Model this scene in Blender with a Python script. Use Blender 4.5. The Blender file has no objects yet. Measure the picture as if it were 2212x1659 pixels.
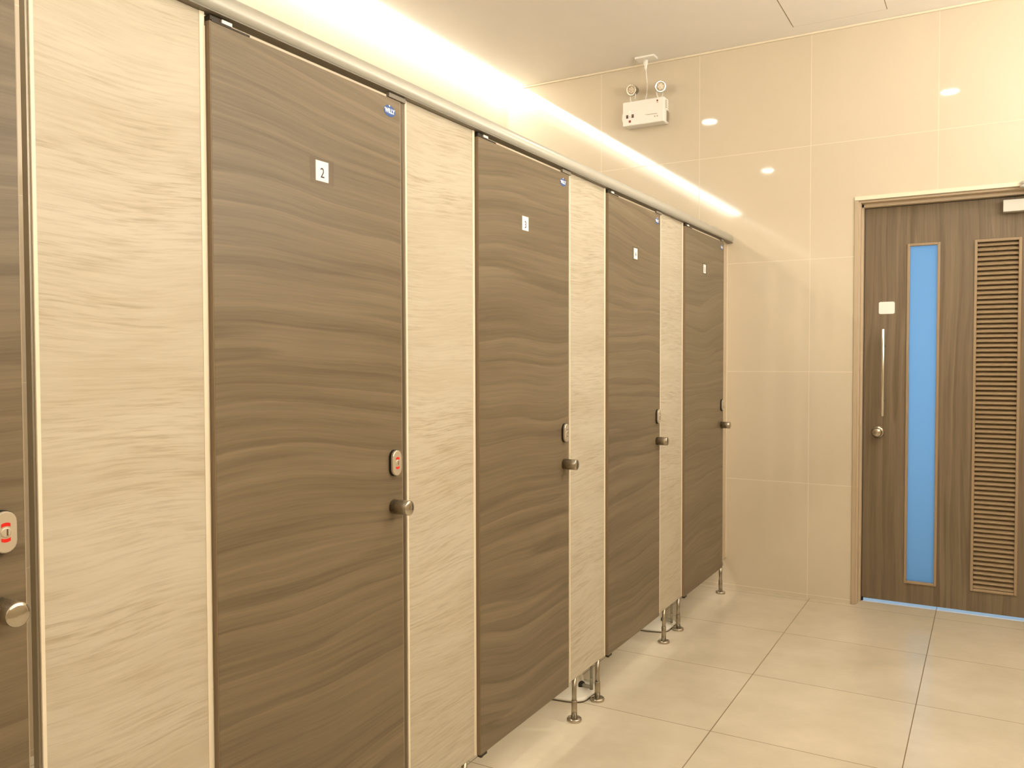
import bpy, bmesh, math, random
from mathutils import Vector, Matrix
random.seed(7)
C = bpy.context.scene.collection
sc = bpy.context.scene
PI = math.pi

# ------------------------------------------------------------------ materials
def new_mat(name):
    m = bpy.data.materials.new(name); m.use_nodes = True
    nt = m.node_tree; b = nt.nodes['Principled BSDF']
    return m, nt, b
def mat(name, col, rough=0.5, metal=0.0, spec=0.5, emis=None, es=0.0, alpha=1.0, coat=0.0):
    m, nt, b = new_mat(name)
    b.inputs['Base Color'].default_value = (*col, 1)
    b.inputs['Roughness'].default_value = rough
    b.inputs['Metallic'].default_value = metal
    b.inputs['Specular IOR Level'].default_value = spec
    b.inputs['Coat Weight'].default_value = coat
    b.inputs['Alpha'].default_value = alpha
    if emis:
        b.inputs['Emission Color'].default_value = (*emis, 1)
        b.inputs['Emission Strength'].default_value = es
    # very faint procedural variation so no surface is a flat constant
    n = nt.nodes.new('ShaderNodeTexNoise'); n.inputs['Scale'].default_value = 35
    g = nt.nodes.new('ShaderNodeNewGeometry')
    nt.links.new(g.outputs['Position'], n.inputs['Vector'])
    r = nt.nodes.new('ShaderNodeMapRange')
    r.inputs['To Min'].default_value = max(0.02, rough - 0.03); r.inputs['To Max'].default_value = min(1, rough + 0.03)
    nt.links.new(n.outputs['Fac'], r.inputs['Value']); nt.links.new(r.outputs['Result'], b.inputs['Roughness'])
    return m
class N:
    """tiny node-graph helper"""
    def __init__(s, nt): s.nt = nt
    def node(s, t, **kw):
        n = s.nt.nodes.new(t)
        for k, v in kw.items(): setattr(n, k, v)
        return n
    def put(s, sock, v):
        if isinstance(v, (int, float)): sock.default_value = v
        elif isinstance(v, tuple): sock.default_value = v
        else: s.nt.links.new(v, sock)
    def math(s, op, a, b=0.0, c=None):
        n = s.node('ShaderNodeMath', operation=op); s.put(n.inputs[0], a); s.put(n.inputs[1], b)
        if c is not None: s.put(n.inputs[2], c)
        return n.outputs[0]
    def pos(s):
        g = s.node('ShaderNodeNewGeometry'); x = s.node('ShaderNodeSeparateXYZ')
        s.nt.links.new(g.outputs['Position'], x.inputs[0]); return x.outputs[0], x.outputs[1], x.outputs[2]
    def vec(s, a, b, c):
        n = s.node('ShaderNodeCombineXYZ'); s.put(n.inputs[0], a); s.put(n.inputs[1], b); s.put(n.inputs[2], c); return n.outputs[0]
    def noise(s, v, scale=1, detail=2, rough=.5):
        n = s.node('ShaderNodeTexNoise'); s.put(n.inputs['Vector'], v)
        n.inputs['Scale'].default_value = scale; n.inputs['Detail'].default_value = detail; n.inputs['Roughness'].default_value = rough
        return n.outputs['Fac']
    def rng(s, v, a, b, c=0.0, d=1.0):
        n = s.node('ShaderNodeMapRange'); s.put(n.inputs['Value'], v)
        for k, q in zip(('From Min', 'From Max', 'To Min', 'To Max'), (a, b, c, d)): s.put(n.inputs[k], q)
        return n.outputs['Result']
    def mix(s, f, a, b):
        n = s.node('ShaderNodeMix', data_type='RGBA'); s.put(n.inputs['Factor'], f)
        s.put(n.inputs['A'], (*a, 1) if isinstance(a, tuple) else a); s.put(n.inputs['B'], (*b, 1) if isinstance(b, tuple) else b)
        return n.outputs['Result']
    def bump(s, h, strength, dist, b):
        n = s.node('ShaderNodeBump'); n.inputs['Strength'].default_value = strength; n.inputs['Distance'].default_value = dist
        s.put(n.inputs['Height'], h); s.nt.links.new(n.outputs[0], b.inputs['Normal'])

def pale_wood():
    m, nt, b = new_mat('pale_wood_laminate'); g = N(nt); x, y, z = g.pos()
    w = g.noise(g.vec(x, g.math('MULTIPLY', y, 1.9), g.math('MULTIPLY', z, 2.1)), 1, 1.0)
    zz = g.math('ADD', z, g.math('MULTIPLY', g.math('SUBTRACT', w, .5), .085))
    zz = g.math('ADD', zz, g.math('MULTIPLY', g.math('SUBTRACT', g.noise(g.vec(x, g.math('MULTIPLY', y, 5), g.math('MULTIPLY', z, 9)), 1, 1), .5), .006))
    fine = g.noise(g.vec(0.0, g.math('MULTIPLY', y, 10.0), g.math('MULTIPLY', zz, 185.0)), 1, 3, .6)
    fine = g.math('ADD', g.math('MULTIPLY', fine, .62), g.math('MULTIPLY', g.noise(g.vec(4.0, g.math('MULTIPLY', y, 4.0), g.math('MULTIPLY', zz, 70.0)), 1, 3, .6), .38))
    patch = g.noise(g.vec(3.1, g.math('MULTIPLY', y, 2.4), g.math('MULTIPLY', zz, 9.0)), 1, 3, .55)
    line = g.rng(fine, .48, .63)
    line = g.math('MULTIPLY', line, g.rng(patch, .34, .66, .18, 1.0))
    tone = g.noise(g.vec(7.3, g.math('MULTIPLY', y, 1.6), g.math('MULTIPLY', zz, 12.0)), 1, 3, .5)
    c = g.mix(g.rng(tone, .3, .7), (.575, .51, .395), (.51, .44, .325))
    c = g.mix(g.math('MULTIPLY', line, .68), c, (.335, .255, .155))
    lite = g.rng(fine, .46, .30, 0, .5)
    c = g.mix(lite, c, (.63, .57, .455))
    nt.links.new(c, b.inputs['Base Color'])
    b.inputs['Roughness'].default_value = .42
    b.inputs['Specular IOR Level'].default_value = .35
    return m
def dark_wood(vertical=False, name='grey_brown_wood_laminate'):
    m, nt, b = new_mat(name); g = N(nt); x, y, z = g.pos()
    if vertical: u, v = z, x
    else: u, v = y, z
    w = g.noise(g.vec(1.7, g.math('MULTIPLY', u, .9 if vertical else 1.3), g.math('MULTIPLY', v, 1.5)), 1, 1.0, .4)
    amp = .08 if vertical else .20
    vv = g.math('ADD', v, g.math('MULTIPLY', g.math('SUBTRACT', w, .5), amp))
    vv = g.math('ADD', vv, g.math('MULTIPLY', g.math('SUBTRACT', g.noise(g.vec(.3, g.math('MULTIPLY', u, 10), g.math('MULTIPLY', v, 26)), 1, 3), .5), .006))
    t1 = g.math('ADD', g.math('MULTIPLY', vv, 8.0), g.math('MULTIPLY', g.noise(g.vec(5.0, g.math('MULTIPLY', u, .35), g.math('MULTIPLY', vv, 9.0)), 1, 2), 4.0))
    s1 = g.math('FRACT', t1)
    s1 = g.math('MINIMUM', s1, g.rng(s1, .93, 1.0, .93, .0))
    s2 = g.noise(g.vec(2.0, g.math('MULTIPLY', u, .9), g.math('MULTIPLY', vv, 32.0)), 1, 4, .6)
    s3 = g.noise(g.vec(9.0, g.math('MULTIPLY', u, 1.5), g.math('MULTIPLY', vv, 110.0)), 1, 3, .6)
    fine = g.noise(g.vec(0.0, g.math('MULTIPLY', u, 7.0), g.math('MULTIPLY', vv, 330.0)), 1, 4, .6)
    f = g.math('ADD', g.math('MULTIPLY', s1, .26), g.math('MULTIPLY', s2, .80))
    f = g.math('ADD', f, g.math('MULTIPLY', g.math('SUBTRACT', s3, .5), .5))
    f = g.math('ADD', f, g.math('MULTIPLY', g.math('SUBTRACT', fine, .5), .40))
    c = g.mix(g.rng(f, .27, .81), *(((.150, .109, .066), (.262, .200, .132)) if vertical else ((.130, .095, .053), (.230, .175, .107))))
    nt.links.new(c, b.inputs['Base Color'])
    b.inputs['Roughness'].default_value = .38
    b.inputs['Specular IOR Level'].default_value = .4
    return m
def tile(name, ua, va, u0, v0, du, dv, gw, col, col2, grout, rough, mott=.5, var=.05, spec=.5):
    """square tile grid; ua/va are the world axes (0,1,2) of the two tile directions"""
    m, nt, b = new_mat(name); g = N(nt); P = g.pos()
    def cell(v, o, d):
        t = g.math('DIVIDE', g.math('SUBTRACT', v, o), d)
        fr = g.math('FRACT', t); fl = g.math('FLOOR', t)
        dist = g.math('MULTIPLY', g.math('MINIMUM', fr, g.math('SUBTRACT', 1.0, fr)), d)
        return g.math('LESS_THAN', dist, gw / 2), fl
    gu, fu = cell(P[ua], u0, du); gv, fv = cell(P[va], v0, dv)
    line = g.math('MAXIMUM', gu, gv)
    wn = g.node('ShaderNodeTexWhiteNoise', noise_dimensions='2D'); nt.links.new(g.vec(fu, fv, 0.0), wn.inputs['Vector'])
    cl = g.noise(g.vec(P[0], P[1], P[2]), 3.5, 5, .6)
    c = g.mix(g.rng(cl, .3, .7, .5 - mott / 2, .5 + mott / 2), col, col2)
    c2 = g.node('ShaderNodeHueSaturation'); nt.links.new(c, c2.inputs['Color'])
    nt.links.new(g.rng(wn.outputs['Value'], 0, 1, 1 - var, 1 + var), c2.inputs['Value'])
    c = g.mix(line, c2.outputs['Color'], grout)
    nt.links.new(c, b.inputs['Base Color'])
    rr = g.math('ADD', g.math('MULTIPLY', line, .4), g.rng(cl, .2, .8, rough - .012, rough + .012))
    nt.links.new(rr, b.inputs['Roughness'])
    b.inputs['Specular IOR Level'].default_value = spec
    g.bump(g.math('SUBTRACT', 1.0, line), .12, .0008, b)
    return m
def paint(name, col, rough):
    m, nt, b = new_mat(name); g = N(nt); x, y, z = g.pos()
    n = g.noise(g.vec(x, y, z), 6, 4, .6)
    nt.links.new(g.mix(n, tuple(c * .97 for c in col), tuple(min(1, c * 1.03) for c in col)), b.inputs['Base Color'])
    b.inputs['Roughness'].default_value = rough
    return m
def brushed(name, col, rough, axis=2):
    m, nt, b = new_mat(name); g = N(nt); P = list(g.pos())
    P = [g.math('MULTIPLY', p, 30.0 if i == axis else 900.0) for i, p in enumerate(P)]
    n = g.noise(g.vec(*P), 1, 2, .5)
    b.inputs['Base Color'].default_value = (*col, 1); b.inputs['Metallic'].default_value = 1
    nt.links.new(g.rng(n, .2, .8, rough - .06, rough + .08), b.inputs['Roughness'])
    return m

PALE, DARK, DARKV = pale_wood(), dark_wood(), dark_wood(True, 'grey_brown_wood_door_veneer')
WALL_E = tile('cream_wall_tile', 0, 2, .3873, .021, .6, .5963, .0024, (.69, .60, .46), (.73, .63, .48), (.80, .70, .55), .05, .6, .012, 1.0)
WALL_L = tile('cream_wall_tile_side', 1, 2, 2.826, .021, .6, .5963, .0024, (.69, .60, .46), (.73, .63, .48), (.84, .75, .6), .10, .6, .012)
FLOOR = tile('beige_floor_tile', 0, 1, .3996, 4.59, .6, .594, .0032, (.60, .525, .39), (.70, .615, .475), (.22, .15, .075), .20, 1.1, .03)
CEIL = paint('cream_ceiling_paint', (.92, .87, .80), .55)
CREAM = mat('cream_edge_plastic', (.84, .74, .57), .35)
TRIMC = mat('cream_trim', (.88, .78, .60), .45)
ALU = brushed('satin_aluminium', (.62, .57, .48), .32)
ALUD = mat('grey_profile_metal', (.30, .26, .20), .4, .8)
RAIL = mat('pale_grey_rail_coating', (.47, .445, .375), .36, 0.2)
SHADOWP = mat('rail_shade_grey', (.22, .19, .145), .5)  # rail underside's shade put into its colour; the door catches share the grey
STEEL = brushed('brushed_nickel', (.42, .37, .29), .28)
POLISH = mat('polished_steel', (.52, .47, .39), .10, 1)
DKMET = mat('dark_hinge_metal', (.030, .020, .010), .5, .2)
BLACK = mat('black_rubber', (.012, .008, .005), .6)
EDGE = mat('brown_door_edging', (.24, .17, .10), .45)
EDGEM = mat('light_brown_edging', (.40, .31, .21), .4)
EDGEL = mat('pale_brown_edging', (.58, .47, .33), .4)
LOCKM = mat('satin_lock_metal', (.62, .54, .42), .32, .55)
RED = mat('red_indicator', (.75, .012, .005), .4)
DOT = mat('dark_indicator', (.10, .06, .03), .5)
PAPER = mat('white_paper', (.93, .86, .84), .7)
INK = mat('dark_ink', (.035, .012, .012), .7)
TAPE = mat('clear_tape_over_wood', (.235, .165, .105), .3, alpha=.34)
BLUE = mat('blue_sticker', (.022, .09, .33), .3)
WHITE = mat('white_lettering', (.92, .92, .92), .5)
HOUSE = mat('cream_white_plastic', (.96, .93, .87), .42)
CHROME = mat('chrome_reflector', (.56, .52, .44), .24, 1)
LENS = mat('led_lens', (.62, .50, .36), .2)
SWD = mat('dark_brown_switch', (.07, .028, .012), .3)
GRILL = mat('grey_slots', (.33, .27, .19), .6)
CERAM = mat('white_ceramic', (.80, .76, .66), .12, coat=.4)
PIPE = mat('grey_pipe', (.33, .31, .24), .4, .3)
JAMB = mat('tan_painted_frame', (.60, .48, .335), .45)
TRIMT = mat('tan_trim', (.52, .41, .275), .45)
BEAD = mat('tan_wood_beading', (.37, .265, .16), .42)
SLAT = mat('tan_wood_slat', (.38, .275, .16), .45)
CLOSER = mat('silver_closer_paint', (.66, .64, .58), .4, .3)

def emit(name, col, s):
    m = bpy.data.materials.new(name); m.use_nodes = True; nt = m.node_tree
    nt.nodes.remove(nt.nodes['Principled BSDF'])
    e = nt.nodes.new('ShaderNodeEmission'); e.inputs[0].default_value = (*col, 1); e.inputs[1].default_value = s
    nt.links.new(e.outputs[0], nt.nodes['Material Output'].inputs[0]); return m
WARM = (1.0, .975, .90)
LED = emit('warm_led_diffuser', (1, .96, .86), 16)
SPOT = emit('warm_downlight_lens', (1, .95, .84), 45)
def frosted():
    m, nt, b = new_mat('frosted_glass')
    t = nt.nodes.new('ShaderNodeBsdfTranslucent'); t.inputs[0].default_value = (.72, .86, .95, 1)
    d = nt.nodes.new('ShaderNodeMixShader'); d.inputs[0].default_value = .72
    b.inputs['Base Color'].default_value = (.10, .20, .34, 1); b.inputs['Roughness'].default_value = .25
    nt.links.new(b.outputs[0], d.inputs[1]); nt.links.new(t.outputs[0], d.inputs[2])
    nt.links.new(d.outputs[0], nt.nodes['Material Output'].inputs[0]); return m
GLASS = frosted()

# ------------------------------------------------------------------ geometry
def add(bm, verts, faces, smooth=False):
    vs = [bm.verts.new(v) for v in verts]
    for f in faces:
        try: bm.faces.new([vs[i] for i in f]).smooth = smooth
        except ValueError: pass
def box(bm, x0, x1, y0, y1, z0, z1, bev=0.0, M=None):
    t = bmesh.new(); bmesh.ops.create_cube(t, size=1)
    for v in t.verts:
        v.co = Vector(((x0 + x1) / 2 + v.co.x * (x1 - x0), (y0 + y1) / 2 + v.co.y * (y1 - y0), (z0 + z1) / 2 + v.co.z * (z1 - z0)))
    if bev: bmesh.ops.bevel(t, geom=list(t.edges), offset=bev, segments=2, affect='EDGES', profile=.5)
    if M is not None: bmesh.ops.transform(t, matrix=M, verts=t.verts)
    t.verts.index_update()
    add(bm, [v.co.copy() for v in t.verts], [[v.index for v in f.verts] for f in t.faces]); t.free()
def frame_of(d):
    d = Vector(d).normalized(); a = Vector((0, 0, 1)) if abs(d.z) < .9 else Vector((1, 0, 0))
    u = d.cross(a).normalized(); return u, u.cross(d).normalized() * -1, d
def lathe(bm, o, d, prof, n=24, smooth=True):
    """prof: list of (radius, distance along d)"""
    u, v, d = frame_of(d); o = Vector(o); vs = []; fs = []
    for r, t in prof:
        for k in range(n):
            a = 2 * PI * k / n; vs.append(o + d * t + (u * math.cos(a) + v * math.sin(a)) * r)
    for i in range(len(prof) - 1):
        for k in range(n):
            fs.append([i * n + k, i * n + (k + 1) % n, (i + 1) * n + (k + 1) % n, (i + 1) * n + k])
    fs.append(list(range(n))[::-1]); fs.append([(len(prof) - 1) * n + k for k in range(n)])
    add(bm, vs, fs, smooth)
def tube(bm, pts, r, n=10):
    pts = [Vector(p) for p in pts]; vs = []; fs = []
    for i, p in enumerate(pts):
        d = (pts[min(i + 1, len(pts) - 1)] - pts[max(i - 1, 0)])
        u, v, _ = frame_of(d)
        for k in range(n):
            a = 2 * PI * k / n; vs.append(p + (u * math.cos(a) + v * math.sin(a)) * r)
    for i in range(len(pts) - 1):
        for k in range(n): fs.append([i * n + k, i * n + (k + 1) % n, (i + 1) * n + (k + 1) % n, (i + 1) * n + k])
    fs.append(list(range(n))[::-1]); fs.append([(len(pts) - 1) * n + k for k in range(n)])
    add(bm, vs, fs, True)
def loft(bm, rings, smooth=True):
    n = len(rings[0]); vs = [p for r in rings for p in r]; fs = []
    for i in range(len(rings) - 1):
        for k in range(n): fs.append([i * n + k, i * n + (k + 1) % n, (i + 1) * n + (k + 1) % n, (i + 1) * n + k])
    fs.append(list(range(n))[::-1]); fs.append([(len(rings) - 1) * n + k for k in range(n)])
    add(bm, vs, fs, smooth)
def stadium(w, h, n=10):
    r = w / 2; s = h / 2 - r; P = []
    for k in range(n + 1): a = PI * k / n; P.append((r * math.cos(a), s + r * math.sin(a)))
    for k in range(n + 1): a = PI + PI * k / n; P.append((r * math.cos(a), -s + r * math.sin(a)))
    return P
def ellipse(w, h, n=36): return [(w / 2 * math.cos(2 * PI * k / n), h / 2 * math.sin(2 * PI * k / n)) for k in range(n)]
def plate_x(bm, poly, y, z, x0, x1, bev=0.0):
    """extrude a (y,z) outline along x with an optional chamfer on the front"""
    R = lambda x, s: [Vector((x, y + p[0] * s[0], z + p[1] * s[1])) for p in poly]
    w = max(p[0] for p in poly); h = max(p[1] for p in poly)
    rings = [R(x0, (1, 1)), R(x1 - bev, (1, 1))]
    if bev: rings.append(R(x1, ((w - bev) / w, (h - bev) / h)))
    loft(bm, rings, False)
def obj(name, bm, m, parent=None):
    me = bpy.data.meshes.new(name)
    bmesh.ops.recalc_face_normals(bm, faces=bm.faces)
    L = Vector(parent['_o']) if parent is not None and '_o' in parent else Vector((0, 0, 0))
    for v in bm.verts: v.co -= L
    bm.to_mesh(me); bm.free(); me.materials.append(m)
    o = bpy.data.objects.new(name, me); C.objects.link(o)
    if parent is not None:
        o.parent = parent; o['_o'] = tuple(L)
    return o
def tag(o, label, cat, group=None):
    o['label'] = label; o['category'] = cat
    if group: o['group'] = group
    return o
def thing(name, loc, label, cat, group=None):
    o = bpy.data.objects.new(name, None); C.objects.link(o); o.location = loc; o['_o'] = tuple(loc); o.empty_display_size = .1
    return tag(o, label, cat, group)
def struct(name, bm, m, parent=None):
    o = obj(name, bm, m, parent)
    if parent is None: o['kind'] = 'structure'
    return o
def single(name, fn, m, parent): 
    bm = bmesh.new(); fn(bm); return obj(name, bm, m, parent)
def text_mesh(name, s, size, M, m, parent, ext=.0002, bold=0.0, sx=1.0):
    cu = bpy.data.curves.new('lettering', 'FONT'); cu.body = s; cu.size = size; cu.extrude = ext; cu.offset = bold
    cu.align_x = 'CENTER'; cu.align_y = 'CENTER'; cu.resolution_u = 4
    t = bpy.data.objects.new('lettering_source', cu); C.objects.link(t)
    bpy.context.view_layer.update()
    me = bpy.data.meshes.new_from_object(t.evaluated_get(bpy.context.evaluated_depsgraph_get()))
    bpy.data.objects.remove(t); bpy.data.curves.remove(cu)
    me.transform(M @ Matrix.Diagonal((sx, 1, 1, 1)))
    bm = bmesh.new(); bm.from_mesh(me); bpy.data.meshes.remove(me)
    return obj(name, bm, m, parent)
def facing_x(y, z, x):   # text plane facing +x, reading along +y
    return Matrix(((0, 0, 1, x), (1, 0, 0, y), (0, 1, 0, z), (0, 0, 0, 1)))

# ------------------------------------------------------------------ room
YE, ZC, XL, XR, YB = 4.637, 2.995, -1.459, 2.75, -.85
bm = bmesh.new(); box(bm, XL - .1, XR + .1, YB - .1, 6.4, -.08, 0); struct('floor', bm, FLOOR)
bm = bmesh.new()
box(bm, -1.345, XR - .12, YB, YE, ZC, ZC + .02)
box(bm, -1.345, -1.33, YB, YE, ZC + .02, ZC + .045)           # cove lip
box(bm, XR - .135, XR - .12, YB, YE, ZC + .02, ZC + .045)
box(bm, XL - .1, XR + .1, YB - .1, YE + .1, 3.26, 3.3)         # slab above the coves
struct('ceiling', bm, CEIL)
bm = bmesh.new(); box(bm, XL - .1, XL, YB - .1, YE + .1, 0, 3.26); struct('wall_left', bm, WALL_L)
bm = bmesh.new(); box(bm, XR, XR + .1, YB - .1, YE + .1, 0, 3.26); struct('wall_right', bm, WALL_L)
bm = bmesh.new(); box(bm, XL, XR, YB - .1, YB, 0, 3.26); struct('wall_back', bm, WALL_E)
DX0, DX1, DZ = .622, 1.585, 2.098                                # doorway opening
bm = bmesh.new()
box(bm, XL, DX0, YE, YE + .16, 0, 3.26); box(bm, DX1, XR, YE, YE + .16, 0, 3.26); box(bm, DX0, DX1, YE, YE + .16, DZ, 3.26)
struct('wall_end', bm, WALL_E)
bm = bmesh.new(); box(bm, -1.345, XR - .12, YE - .011, YE - .0005, ZC - .011, ZC - .0005, .002); struct('trim_1', bm, TRIMC)
# tile edge trim round the doorway
bm = bmesh.new(); box(bm, DX0 - .016, DX0 + .004, YE - .007, YE + .0105, 0, DZ - .004, .002); struct('trim_2', bm, TRIMT)
bm = bmesh.new(); box(bm, DX1 - .004, DX1 + .016, YE - .007, YE + .0105, 0, DZ - .004, .002); struct('trim_3', bm, TRIMT)
bm = bmesh.new(); box(bm, DX0 - .016, DX1 + .016, YE - .009, YE + .0105, DZ - .0035, DZ + .017, .002); struct('trim_4', bm, TRIMC)

# ------------------------------------------------------------------ entrance door
YL = 4.745
D = bpy.data.objects.new('door_1', None); C.objects.link(D); D.location = (1.1, YL, 0); D['_o'] = (1.1, YL, 0); D['kind'] = 'structure'
D['label'] = 'brown wood entrance door with blue glass strip and tall louver in end wall'
def f(bm):
    a, b = DX0 + .001, DX1 - .001
    box(bm, a, a + .011, YE + .011, YL + .06, 0, DZ - .004); box(bm, b - .011, b, YE + .011, YL + .06, 0, DZ - .004)
    box(bm, a + .011, b - .011, YE + .011, YL + .06, DZ - .014, DZ - .004)
    box(bm, a + .011, a + .019, YL - .045, YL - .004, 0, DZ - .014); box(bm, b - .019, b - .011, YL - .045, YL - .004, 0, DZ - .014)
    box(bm, a + .011, b - .011, YL - .045, YL - .004, DZ - .030, DZ - .014)
single('door_frame', f, JAMB, D)
LX0, LX1, LZ0, LZ1 = .6445, 1.5625, .0150, 2.066
def f(bm):
    box(bm, DX0 + .012, LX0 + .0, YL - .003, YL + .03, .0, LZ1 + .004)
    box(bm, LX0, LX1, YL - .003, YL + .03, LZ1 + .001, LZ1 + .006)
    box(bm, LX0 + .001, LX0 + .008, YL - .012, YL - .001, .0015, .022, .002)
single('door_gasket', f, BLACK, D)
GX0, GX1, GZ0, GZ1 = .858, .985, .131, 1.858
VX0, VX1, VZ0, VZ1 = 1.160, 1.337, .131, 1.857
def f(bm):  # leaf with two openings
    y0, y1 = YL, YL + .04
    xs = [LX0, GX0 - .006, GX1 + .006, VX0 - .006, VX1 + .006, LX1]
    zs = [LZ0, GZ0 - .006, GZ1 + .006, LZ1]
    for i in range(5):
        for j in range(3):
            if j == 1 and i in (1, 3): continue
            x0, x1, z0, z1 = xs[i], xs[i + 1], zs[j], zs[j + 1]
            for y, w in ((y0, 1), (y1, -1)):
                q = [(x0, y, z0), (x1, y, z0), (x1, y, z1), (x0, y, z1)]
                add(bm, q if w > 0 else q[::-1], [[0, 1, 2, 3]])
    def rim(x0, x1, z0, z1):
        for a, b in (((x0, z0), (x1, z0)), ((x1, z0), (x1, z1)), ((x1, z1), (x0, z1)), ((x0, z1), (x0, z0))):
            add(bm, [(a[0], y0, a[1]), (b[0], y0, b[1]), (b[0], y1, b[1]), (a[0], y1, a[1])], [[0, 1, 2, 3]])
    rim(LX0, LX1, LZ0, LZ1); rim(xs[1], xs[2], zs[1], zs[2]); rim(xs[3], xs[4], zs[1], zs[2])
    bmesh.ops.remove_doubles(bm, verts=bm.verts, dist=1e-5)
leaf = single('door_leaf', f, DARKV, D)
def bead(x0, x1, z0, z1, w):
    def f(bm):
        y0, y1 = YL - .007, YL + .014
        box(bm, x0 - w, x0 + .001, y0, y1, z0 - w, z1 + w, .003); box(bm, x1 - .001, x1 + w, y0, y1, z0 - w, z1 + w, .003)
        box(bm, x0, x1, y0, y1, z0 - w, z0 + .001, .003); box(bm, x0, x1, y0, y1, z1 - .001, z1 + w, .003)
    return f
gf = single('glass_beading', bead(GX0, GX1, GZ0, GZ1, .0125), BEAD, D)
single('glass_pane', lambda bm: box(bm, GX0 - .005, GX1 + .005, YL + .016, YL + .022, GZ0 - .005, GZ1 + .005), GLASS, D)['label'] = 'frosted pane glowing pale blue'
lf = single('louver_frame', bead(VX0, VX1, VZ0, VZ1, .0125), BEAD, D)
def f(bm):
    n = 73; p = (VZ1 - VZ0) / n
    for k in range(n):
        z = VZ0 + p * (k + .5)
        M = Matrix.Translation((0, YL + .010, z)) @ Matrix.Rotation(math.radians(33), 4, 'X')
        box(bm, VX0 + .0005, VX1 - .0005, -.0135, .0175, -.0035, .0035, .0012, M)
    box(bm, VX0 - .004, VX1 + .004, YL + .03, YL + .036, VZ0 - .004, VZ1 + .004)
single('louver', f, SLAT, D)
def f(bm):
    lathe(bm, (.742, 4.688, .985), (0, 0, 1), [(.0078, 0), (.0088, .001), (.0088, .449), (.0078, .45)], 20)
h = single('pull_handle', f, brushed('stainless_bar', (.74, .69, .6), .2), D)
for z in (1.07, 1.35):
    single('handle_post', lambda bm: lathe(bm, (.742, YL, z), (0, -1, 0), [(.009, 0), (.009, .003), (.006, .004), (.006, .05)], 14), STEEL, h)
def f(bm):
    P = stadium(.1, .1)
    x0, x1, z0, z1, r = .714, .790, 1.515, 1.578, .008
    poly = []
    for cx, cz, a0 in ((x1 - r, z1 - r, 0), (x0 + r, z1 - r, PI / 2), (x0 + r, z0 + r, PI), (x1 - r, z0 + r, 1.5 * PI)):
        for k in range(5): poly.append((cx + r * math.cos(a0 + k * PI / 8), cz + r * math.sin(a0 + k * PI / 8)))
    loft(bm, [[Vector((x, YL + .0005, z)) for x, z in poly], [Vector((x, YL - .002, z)) for x, z in poly]], False)
single('blank_sign_plate', f, mat('white_plate', (.95, .92, .85), .4), D)
kb = single('lock_rose', lambda bm: lathe(bm, (.716, YL, .899), (0, -1, 0), [(.031, 0), (.031, .004), (.026, .008), (.012, .009), (.012, .022)], 28), STEEL, D)
single('lock_knob', lambda bm: lathe(bm, (.716, YL - .02, .899), (0, -1, 0), [(.012, 0), (.019, .003), (.024, .012), (.0245, .02), (.022, .027), (.014, .032), (.003, .0335)], 28), POLISH, kb)
single('lock_pin', lambda bm: (lathe(bm, (.701, YL - .004, .927), (0, -1, 0), [(.0035, 0), (.0035, .004), (.0015, .006)], 10), lathe(bm, (.735, YL - .004, .925), (0, -1, 0), [(.0035, 0), (.0035, .004), (.0015, .006)], 10)), POLISH, kb)
cb = single('closer_body', lambda bm: box(bm, 1.267, 1.49, 4.69, YL - .0005, 1.988, 2.046, .003), CLOSER, D)
def f(bm):
    lathe(bm, (1.352, 4.622, 2.098), (0, 0, 1), [(.016, -.014), (.019, -.012), (.019, -.003), (.014, -.002), (.014, .002), (.017, .003), (.017, .012), (.012, .018)], 20)
    tube(bm, [(1.352, 4.622, 2.095), (1.47, 4.66, 2.07), (1.40, 4.70, 2.052)], .006, 8)
    box(bm, 1.335, 1.42, YE - .02, YE - .0095, 2.09, 2.112, .002)
single('closer_arm', f, CLOSER, D)

# ------------------------------------------------------------------ toilet cubicle front
XP, XD, TP = -.036, -.024, .018         # panel face, door face, thickness
ZB, ZT, ZDT = .157, 1.9232, 1.9070
doors = [(.135, .715, .155), (1.068, 1.637, .155), (1.992, 2.566, .155), (2.908, 3.473, .157), (3.818, 4.467, .155)]
panels = [(.741, 1.065), (1.669, 1.989), (2.594, 2.905), (3.503, 3.815)]
sign_at = [None, (1.361, 1.688, '2'), (2.262, 1.702, '3'), (3.183, 1.709, '4'), (4.119, 1.734, '5')]
red = [True, True, False, False, False]
legs_at = [(.82, .985), (1.755, 1.937), (2.652, 2.854), (3.589, 3.790)]

def leg(y, parent, zt):
    l = single('leg', lambda bm: lathe(bm, (-.0445, y, .06), (0, 0, 1), [(.0085, 0), (.0085, zt - .06)], 20), STEEL, parent)
    single('leg_sleeve', lambda bm: lathe(bm, (-.0445, y, .0095), (0, 0, 1), [(.0105, 0), (.0105, .0625), (.0098, .0635), (.0086, .0635)], 20), STEEL, l)
    single('leg_flange', lambda bm: lathe(bm, (-.0445, y, .0), (0, 0, 1), [(.0255, 0), (.0265, .002), (.0265, .0085), (.0245, .0115), (.012, .012), (.0105, .012)], 28), POLISH, l)

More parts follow.
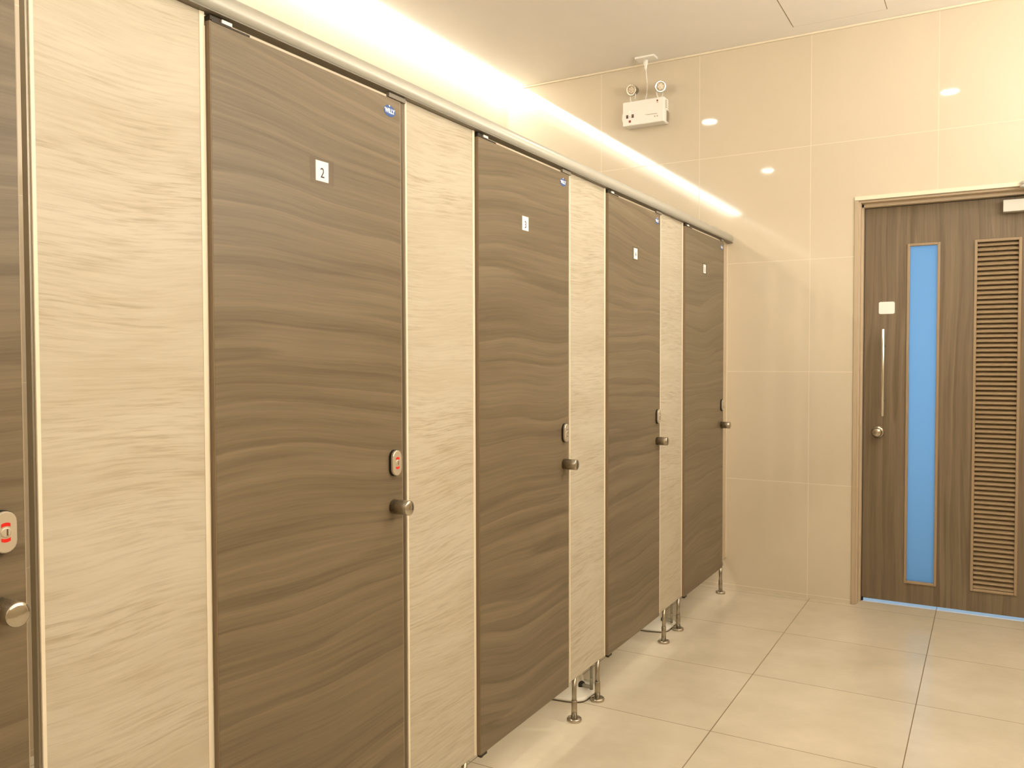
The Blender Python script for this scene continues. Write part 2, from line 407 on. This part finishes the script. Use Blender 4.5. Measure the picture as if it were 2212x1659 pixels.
plabel = ['widest-looking pale wood cubicle panel, left of the door numbered 2',
          'pale wood cubicle panel between the doors numbered 2 and 3',
          'pale wood cubicle panel on two steel legs between doors 3 and 4',
          'narrowest-looking pale wood cubicle panel on two steel legs right of door 4']
for i, (y0, y1) in enumerate(panels):
    t = thing('stall_panel', (XP - TP / 2, (y0 + y1) / 2, 0), plabel[i], 'cubicle panel', 'pale wood panels between the cubicle doors')
    zb = ZB
    single('panel_board', lambda bm: box(bm, XP - TP, XP, y0 + .006, y1 - .010, zb, ZT, .0006), PALE, t)
    def f(bm):
        box(bm, XP - TP - .001, XP + .0014, y0, y0 + .0065, zb, ZT, .0008)
    single('edge_strip', f, CREAM, t)
    def f(bm):
        box(bm, XP - TP - .001, XP + .0014, y1 - .0115, y1, zb, ZT, .0008)
    single('edge_strip', f, CREAM, t)
    def f(bm):
        box(bm, XP - TP + .002, XP - .002, y0 - .0045, y0 - .0002, zb, ZT)
    single('edge_channel', f, ALUD, t)
    for y in legs_at[i]: leg(y, t, zb - .0005)

dlabel = ['brown cubicle door cut off at the left edge of the photo, red lock marks',
          'brown wood cubicle door with number 2 sign and red lock marks',
          'brown wood cubicle door with number 3 sign',
          'brown wood cubicle door with number 4 sign',
          'farthest brown wood cubicle door, beside the end wall, with small number sign']
for i, (y0, y1, zb) in enumerate(doors):
    t = thing('stall_door', (XD, (y0 + y1) / 2, 0), dlabel[i], 'cubicle door', 'brown wood cubicle doors')
    single('door_board', lambda bm: box(bm, XD - .013, XD, y0 + .0015, y1 - .0015, zb + .0015, ZDT - .0015, .0005), DARK, t)
    def f(bm):
        box(bm, XD - .013, XD - .0006, y0, y0 + .0014, zb, ZDT)
        box(bm, XD - .013, XD - .0006, y0 + .0014, y1 - .0014, zb, zb + .0014); box(bm, XD - .013, XD - .0006, y0 + .0014, y1 - .0014, ZDT - .0014, ZDT)
    single('door_edging', f, EDGE, t)
    single('latch_edging', lambda bm: box(bm, XD - .013, XD - .0004, y1 - .0014, y1, zb, ZDT), EDGEM, t)
    # lock with indicator
    ly, lz = y1 - .036, 1.036
    lk = single('lock_backplate', lambda bm: plate_x(bm, stadium(.036, .0635), ly, lz, XD - .0002, XD + .006), BLACK, t)
    single('lock_cover', lambda bm: plate_x(bm, stadium(.034, .061), ly, lz, XD + .0055, XD + .0125, .0016), LOCKM, lk)
    rm = RED if red[i] else DOT
    sc_ = 1.0 if red[i] else .55
    def f(bm):
        for s in (1, -1):
            P = []
            for k in range(9): a = math.radians(62 + 56 * k / 8); P.append((.0140 * math.cos(a), s * (.0146 * math.sin(a) - .0002)))
            for k in range(9): a = math.radians(125 - 70 * k / 8); P.append((.0115 * math.cos(a), s * (.0086 * math.sin(a) + .0006)))
            P = [(p[0] * sc_, s * .0112 + (p[1] - s * .0112) * sc_) for p in P]
            loft(bm, [[Vector((x, ly + p[0], lz + p[1])) for p in P] for x in (XD + .0122, XD + .0129)], False)
    single('lock_indicator', f, rm, lk)
    def f(bm): lathe(bm, (XD + .0122, ly, lz), (1, 0, 0), [(.0075, 0), (.0075, .0008), (.006, .0012)], 18)
    lt = single('lock_turn', f, LOCKM, lk)
    single('lock_slot', lambda bm: box(bm, XD + .0132, XD + .0138, ly + .0008, ly + .0028, lz - .0048, lz + .0048), DOT, lk)
    # knob
    ky, kz = (y1 - .0365, .930) if i else (y1 - .0405, .9225)
    kn = single('knob', lambda bm: lathe(bm, (XD, ky, kz), (1, 0, 0), [(.0178, 0), (.0178, .0455), (.0172, .046)], 32), STEEL, t)
    single('knob_cap', lambda bm: lathe(bm, (XD + .0458, ky, kz), (1, 0, 0), [(.0172, 0), (.0182, .0006), (.0182, .0016), (.0168, .003), (.012, .0047), (.005, .0056), (.0005, .0057)], 32), POLISH, kn)
    # top pivot hinge, under the head rail
    def f(bm):
        box(bm, XD - .03, XD - .003, y0 + .003, y0 + .05, ZDT, ZT - .004, .001)
        lathe(bm, (XD - .012, y0 + .034, ZDT - .0), (0, 0, 1), [(.006, 0), (.006, .01)], 12)
        box(bm, XD - .0135, XD + .0006, y0 + .0035, y0 + .095, ZDT - .0005, ZDT + .003)
    hg = single('top_hinge', f, DKMET, t)
    single('hinge_plate', lambda bm: box(bm, XD - .003, XD + .0005, y0 + .028, y0 + .052, ZDT + .004, ZDT + .0105), mat('bright_plate', (.85, .8, .7), .3), hg)
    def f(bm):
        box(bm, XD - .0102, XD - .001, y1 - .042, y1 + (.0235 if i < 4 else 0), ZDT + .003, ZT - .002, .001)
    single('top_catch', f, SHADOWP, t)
    def f(bm):
        box(bm, XD - .013, XD + .001, y0 + .002, y0 + .034, zb - .007, zb + .0, .001)
        lathe(bm, (XD - .007, y0 + .012, zb - .010), (0, 0, 1), [(.006, 0), (.006, .006)], 12)
    single('bottom_hinge', f, DKMET, t)
    # maker's sticker
    if i > 0:
        sy, sz = y1 - .0425, 1.8755
        st = single('oval_sticker', lambda bm: plate_x(bm, ellipse(.043, .0265), sy, sz, XD - .0002, XD + .0006), BLUE, t)
        text_mesh('sticker_lettering', 'WILLY', .0145, facing_x(sy + .0005, sz - .0003, XD + .0008), WHITE, st, .0001, .0007, .86)
        single('sticker_dot', lambda bm: lathe(bm, (XD + .0002, sy - .001, sz + .0118), (1, 0, 0), [(.0022, 0), (.0022, .0007)], 14), WHITE, st)
        single('sticker_dash', lambda bm: box(bm, XD + .0005, XD + .0009, sy - .0195, sy - .0145, sz + .0022, sz + .0046), WHITE, st)
        # number sign: paper under clear tape
        y, z, d = sign_at[i]
        ns = single('number_sign', lambda bm: box(bm, XD - .0002, XD + .0005, y - .0195, y + .0195, z - .0215, z + .0215), PAPER, t)
        if d != '3':
            def f(bm):
                a, b, c, e = .0365, .0275, .0196, .0216
                for q in ((-a, -c, -b, b), (c, a, -b, b), (-c, c, -b, -e), (-c, c, e, b)):
                    add(bm, [(XD + .0003, y + q[0], z + q[2]), (XD + .0003, y + q[1], z + q[2]), (XD + .0003, y + q[1], z + q[3]), (XD + .0003, y + q[0], z + q[3])], [[0, 1, 2, 3]])
            single('clear_tape', f, TAPE, ns)
        text_mesh('sign_digit', d, .030, facing_x(y + .0005, z - .0045, XD + .0007), INK, ns, .0001, 0.0, .90)

# end post against the end wall, on its leg
t = thing('end_post', (-.058, 4.55, 0), 'narrow pale end post of the cubicle front, against the end wall on one steel leg', 'post')
single('post_board', lambda bm: box(bm, -.068, -.0525, 4.474, YE - .0065, .170, ZT, .0008), EDGEL, t)
single('post_edge_strip', lambda bm: box(bm, -.069, -.0505, YE - .006, YE - .0003, .170, ZT, .0008), CREAM, t)
def f(bm): box(bm, -.056, -.034, 4.488, 4.520, .150, .1695, .001)
single('leg_bracket', f, STEEL, t)
leg(4.504, t, .1505)

# head rail: round-fronted profile with a flat underside
t = thing('head_rail', (-.045, 2.0, 1.945), 'long pale grey rounded rail running along the top of the cubicle front', 'rail')
def prof(y, s=1.0):
    P = []
    cx, cz, r = -.045, 1.9475, .0262
    a0, a1 = math.radians(-64), math.radians(215)
    for k in range(33):
        a = a0 + (a1 - a0) * k / 32; P.append(Vector((cx + r * s * math.cos(a), y, cz + r * s * math.sin(a))))
    return P
def f(bm):
    loft(bm, [prof(YB + .002), prof(YE - .009), prof(YE - .005, .97), prof(YE - .003, .9)])
    for fc in bm.faces:
        if fc.normal.z < -.9 or len(fc.verts) > 5: fc.smooth = False
rb = single('rail_tube', f, RAIL, t)
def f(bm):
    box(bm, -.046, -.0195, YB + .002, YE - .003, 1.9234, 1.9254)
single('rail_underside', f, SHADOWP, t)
single('rail_joint', lambda bm: loft(bm, [prof(1.8555, 1.006), prof(1.8568, 1.006)]), mat('joint_line', (.42, .36, .27), .5), t)

# ------------------------------------------------------------------ toilets glimpsed under the panels
def egg(xf, xb, yc, hw, z, n=40, pw=2.5):
    P = []
    cx = (xf + xb) / 2; hx = (xf - xb) / 2
    for k in range(n):
        a = 2 * PI * k / n; c, s = math.cos(a), math.sin(a)
        P.append(Vector((cx + hx * math.copysign(abs(c) ** (2 / pw), c), yc + hw * math.copysign(abs(s) ** (2 / pw), s), z)))
    return P
tl = ['white ceramic toilet foot seen below the panel between doors 3 and 4', 'white ceramic toilet foot seen below the panel right of door 4']
for i, yc in enumerate((2.885, 3.806)):
    t = thing('toilet', (-.4, yc, 0), tl[i], 'toilet', 'toilets behind the cubicle panels')
    def f(bm):
        R = [egg(-.078, -.72, yc, .112, .0015, pw=5), egg(-.076, -.72, yc, .114, .010, pw=5), egg(-.082, -.72, yc, .106, .017, pw=4.5),
             egg(-.122, -.70, yc, .070, .035, pw=3.5), egg(-.132, -.70, yc, .062, .10, pw=3), egg(-.125, -.70, yc, .075, .17, pw=2.8),
             egg(-.10, -.70, yc, .13, .27, pw=2.5), egg(-.085, -.70, yc, .175, .36, pw=2.4), egg(-.080, -.70, yc, .182, .40, pw=2.4)]
        loft(bm, R)
    single('toilet_bowl', f, CERAM, t)
    single('base_line', lambda bm: loft(bm, [egg(-.0755, -.722, yc, .1155, .0002, pw=5), egg(-.0755, -.722, yc, .1155, .0030, pw=5)], False), mat('dark_base_line', (.10, .07, .035), .7), t)  # thin dark band round the foot where it meets the floor
    single('toilet_seat', lambda bm: loft(bm, [egg(-.085, -.60, yc, .185, .4005), egg(-.082, -.60, yc, .188, .41), egg(-.082, -.60, yc, .188, .428), egg(-.09, -.59, yc, .178, .436)]), CERAM, t)
    single('cistern', lambda bm: (box(bm, -.73, -.57, yc - .19, yc + .19, .42, .74, .015), box(bm, -.735, -.565, yc - .195, yc + .195, .741, .77, .008)), CERAM, t)
    yv = yc - .010
    vl = single('outlet_pipe', lambda bm: tube(bm, [(-.124, yv, .0385), (-.10, yv, .0375), (-.081, yv, .0365)], .0072, 14), PIPE, t)
    single('valve_cap', lambda bm: lathe(bm, (-.121, yv - .002, .0385), (1, -.5, 0), [(.012, -.004), (.0155, 0), (.0155, .005), (.010, .007)], 22), BLACK, vl)
    single('riser_pipe', lambda bm: (tube(bm, [(-.079, yv, .028), (-.079, yv, .072)], .0066, 14), tube(bm, [(-.079, yv, .072), (-.0795, yv, .082), (-.080, yv, .20)], .0053, 14)), PIPE, vl)

# ------------------------------------------------------------------ ceiling things
t = thing('ceiling_hatch', (.54, 4.28, ZC), 'square access hatch panel outlined in the ceiling', 'hatch')
single('hatch_panel', lambda bm: box(bm, .3215, .7605, 4.065, 4.5065, ZC - .0022, ZC + .015), CEIL, t)
def f(bm):
    a0, a1, b0, b1, w = .318, .764, 4.0615, 4.510, .003
    for q in ((a0, a1, b0, b0 + w), (a0, a1, b1 - w, b1), (a0, a0 + w, b0 + w, b1 - w), (a1 - w, a1, b0 + w, b1 - w)): box(bm, *q, ZC - .0012, ZC + .002)
single('hatch_gap', f, mat('hatch_gap_shadow', (.28, .21, .12), .7), t)

dl = ['bright round ceiling downlight mirrored beside the emergency light in the end wall', 'bright round ceiling downlight mirrored highest and rightmost in the end wall', 'small round ceiling downlight mirrored lowest in the glossy end wall']
DLP = [(-.555, 3.294), (.976, 3.184), (-.557, 1.48)]
for (x, y), lab in zip(DLP, dl):
    t = thing('downlight', (x, y, ZC), lab, 'downlight', 'recessed ceiling downlights')
    single('downlight_ring', lambda bm: lathe(bm, (x, y, ZC - .0002), (0, 0, -1), [(.058, 0), (.057, .003), (.051, .005), (.0505, .001)], 32), HOUSE, t)
    single('downlight_lens', lambda bm: lathe(bm, (x, y, ZC - .002), (0, 0, -1), [(.050, 0), (.049, .002), (.02, .0035)], 32), SPOT, t)
t = thing('cove_light', (-1.40, 2.0, 2.995), 'long glowing warm light strip in the ceiling cove above the rear wall', 'light')
def f(bm):
    P = []
    for k in range(13):
        a = PI * k / 12; P.append((-1.4015 - .0525 * math.cos(a), 2.996 - .018 * math.sin(a)))
    P += [(-1.349, 3.006), (-1.454, 3.006)]
    loft(bm, [[Vector((x, y, z)) for x, z in P] for y in (-.70, YE - .003)], False)
single('light_diffuser', f, LED, t)
single('light_housing', lambda bm: box(bm, -1.456, -1.347, -.70, YE - .003, 3.0065, 3.03, .002), HOUSE, t)

# ------------------------------------------------------------------ emergency light and its ceiling socket
t = thing('ceiling_socket', (-.492, 4.535, ZC), 'flat cream socket plate on the ceiling above the emergency light', 'socket')
def f(bm):
    M = Matrix.Translation((-.493, 4.536, ZC - .006))
    box(bm, -.058, .058, -.034, .034, -.006, .0057, .003, M)
single('socket_plate', f, HOUSE, t)
t = thing('emergency_light', (-.515, YE, 2.695), 'cream twin-head emergency light box mounted high on the end wall', 'emergency light')
EX0, EX1, EZ0, EZ1, ED = -.645, -.394, 2.629, 2.768, .078
YF = YE - ED
single('housing', lambda bm: box(bm, EX0, EX1, YF, YE - .0005, EZ0, EZ1, .006), HOUSE, t)
def head(c, d, sx):
    c = Vector(c); d = Vector(d).normalized()
    h = single('lamp_head', lambda bm: lathe(bm, c, d, [(.012, -.056), (.020, -.054), (.022, -.044), (.024, -.043), (.024, -.038), (.0235, -.036), (.026, -.035), (.026, -.029), (.0255, -.027), (.029, -.024), (.031, -.006), (.0325, -.004), (.0325, 0), (.030, .002), (.022, -.003)], 32), CHROME, t)
    single('lamp_lens', lambda bm: lathe(bm, c - d * .006, d, [(.0235, 0), (.0225, .0045), (.01, .0055)], 28), LENS, h)
    u, v, _ = frame_of(d)
    def f(bm):
        for k in range(6):
            a = PI / 3 * k + .3
            lathe(bm, c + d * -.001 + (u * math.cos(a) + v * math.sin(a)) * .0135, d, [(.0052, 0), (.0045, .0015), (.002, .002)], 12)
        lathe(bm, c + d * -.001, d, [(.0045, 0), (.004, .0015)], 12)
    single('led_cluster', f, mat('led_dots', (.85, .74, .58), .2), h)
    def f(bm):
        b = Vector((c.x - d.x * .02, c.y - d.y * .02, EZ1 - .001))
        for s in (-1, 1):
            o = u * (.016 * s)
            tube(bm, [b + o * .6, Vector((b.x, b.y, EZ1 + .012)) + o, c - d * .018 + o * 1.2 - Vector((0, 0, .012))], .0028, 8)
    single('lamp_yoke', f, HOUSE, h)
head((-.5895, 4.552, 2.829), (-.16, -.94, -.20), 1)
head((-.4135, 4.552, 2.822), (.52, -.80, -.24), -1)
def rect(bm, x0, x1, z0, z1, dy=.0012): box(bm, x0, x1, YF - dy, YF + .001, z0, z1)
# sizes measured on the front face
for x in (-.616, -.583):
    s_ = single('rocker_switch', lambda bm: box(bm, x - .0062, x + .0062, YF - .0022, YF + .001, 2.673, 2.692, .001), SWD, t)
    single('switch_mark', lambda bm: rect(bm, x - .0015, x + .002, 2.682, 2.6855, .0028), mat('gold_mark', (.45, .30, .08), .4), s_)
single('red_button', lambda bm: box(bm, -.606, -.594, YF - .003, YF + .001, 2.6475, 2.660, .001), mat('red_push', (.30, .03, .015), .35), t)
single('status_lamp', lambda bm: lathe(bm, (-.6, YF, 2.709), (0, -1, 0), [(.0035, 0), (.003, .002), (.001, .003)], 12), mat('glow_lamp', (.9, .9, .5), .3, emis=(1, .95, .5), es=1.2), t)
single('test_hole', lambda bm: lathe(bm, (-.6, YF + .0005, 2.681), (0, -1, 0), [(.0018, 0), (.0018, .001)], 10), SWD, t)
GREYP = mat('grey_print', (.45, .37, .27), .6)
for q in ((-.494, -.435, 2.676, 2.6785), (-.508, -.494, 2.6795, 2.6805), (-.4395, -.4285, 2.7375, 2.740)): single('printed_line', lambda bm: rect(bm, *q), GREYP, t)
for q in ((-.452, -.446, 2.659, 2.666, .0008), (-.437, -.431, 2.659, 2.666, .0008)): single('printed_symbol', lambda bm: rect(bm, *q), GREYP, t)
single('round_mark', lambda bm: lathe(bm, (-.434, YF + .0005, 2.749), (0, -1, 0), [(.0052, 0), (.005, .0016), (.003, .002)], 18), mat('brown_red_mark', (.26, .04, .02), .5), t)
def f(bm):
    for k in range(5):
        z = 2.752 - k * .0095; box(bm, EX1 - .001, EX1 + .0008, YF + .022, YF + .045, z - .0022, z + .0014)
    box(bm, EX1 - .001, EX1 + .0008, YF + .04, YE - .004, 2.638, 2.700)
single('side_vents', f, GRILL, t)
# cords
def bez(a, b, c, d, n=14):
    a, b, c, d = map(Vector, (a, b, c, d)); P = []
    for i in range(n + 1):
        s = i / n; P.append(a * (1 - s) ** 3 + b * 3 * s * (1 - s) ** 2 + c * 3 * s * s * (1 - s) + d * s ** 3)
    return P
cd = single('power_cord', lambda bm: tube(bm, bez((-.5, 4.552, 2.931), (-.495, 4.552, 2.86), (-.49, 4.575, 2.84), (-.53, YE - .02, EZ1 + .004), 18), .0028, 8), HOUSE, t)
single('plug', lambda bm: lathe(bm, (-.5, 4.548, ZC - .0125), (0, .02, -1), [(.0125, 0), (.0125, .018), (.0085, .028), (.007, .045), (.0055, .048), (.005, .055)], 14), HOUSE, cd)
single('side_cord', lambda bm: tube(bm, bez((EX0 + .002, YE - .03, 2.742), (EX0 - .028, YE - .03, 2.72), (EX0 - .028, YE - .03, 2.67), (EX0 + .001, YE - .03, 2.645), 14), .0024, 8), HOUSE, t)

# ------------------------------------------------------------------ lights
def area(name, loc, rot, sx, sy, power, col, spread=PI):
    l = bpy.data.lights.new(name, 'AREA'); l.shape = 'RECTANGLE'; l.size = sx; l.size_y = sy; l.energy = power; l.color = col; l.spread = spread
    o = bpy.data.objects.new(name, l); C.objects.link(o); o.location = loc; o.rotation_euler = rot; return o
def spot(name, loc, power, col, size=math.radians(130), blend=.6, r=.045):
    l = bpy.data.lights.new(name, 'SPOT'); l.energy = power; l.color = col; l.spot_size = size; l.spot_blend = blend; l.shadow_soft_size = r
    o = bpy.data.objects.new(name, l); C.objects.link(o); o.location = loc; return o
for (x, y), p in zip(DLP, (12, 54, 12)):
    spot('downlight_beam', (x, y, ZC - .012), p, WARM)
spot('downlight_beam', (.976, -.45, ZC - .012), 27, WARM)
# fill light added for the panels, in an assumed right cove, out of frame
area('right_cove_fill', (XR - .055, 1.9, 3.02), (0, math.radians(-18), 0), .05, 5.2, 15, WARM)
# soft overhead fill light added on the right, out of frame
area('overhead_fill', (1.95, 1.7, ZC - .02), (0, 0, 0), .5, 3.6, 3, WARM)
# unseen fill light added on the right, shining up to brighten the ceiling
area('ceiling_uplight_fill', (XR - .12, 1.9, 2.15), (0, math.radians(145), 0), .10, 4.2, 106, WARM)
# daylight in the corridor behind the entrance door
area('corridor_daylight', (1.1, 6.3, 1.55), (math.radians(-90), 0, 0), 2.2, 2.3, 42, (.42, .66, .92), math.radians(150))

w = bpy.data.worlds.new('world'); sc.world = w; w.use_nodes = True
w.node_tree.nodes['Background'].inputs[0].default_value = (.02, .018, .014, 1)
w.node_tree.nodes['Background'].inputs[1].default_value = .3

# ------------------------------------------------------------------ camera
f_px, yaw, pitch, roll, cx, cz = 1803.6, .520236, -.0298715, -.0025682, 1.22323, 1.28544
cy, sy = math.cos(yaw), math.sin(yaw)
fwd = Vector((-sy * math.cos(pitch), cy * math.cos(pitch), math.sin(pitch)))
right = Vector((cy, sy, 0)); up = right.cross(fwd)
r2 = right * math.cos(roll) + up * math.sin(roll); u2 = up * math.cos(roll) - right * math.sin(roll)
cam = bpy.data.cameras.new('camera'); co = bpy.data.objects.new('camera', cam); C.objects.link(co)
M = Matrix.Identity(4)
for i in range(3): M[i][0] = r2[i]; M[i][1] = u2[i]; M[i][2] = -fwd[i]
M[0][3], M[1][3], M[2][3] = cx, 0, cz
co.matrix_world = M
cam.sensor_width = 36; cam.lens = f_px / 2212 * 36; cam.clip_start = .02
sc.camera = co
for o in C.objects:
    if '_o' in o: del o['_o']
sc.view_settings.view_transform = 'Standard'; sc.view_settings.look = 'None'; sc.view_settings.exposure = 0.0
sc.cycles.use_denoising = True; sc.cycles.use_adaptive_sampling = True; sc.cycles.adaptive_threshold = .02; sc.cycles.max_bounces = 6; sc.cycles.diffuse_bounces = 4; sc.cycles.glossy_bounces = 3; sc.cycles.sample_clamp_indirect = 8
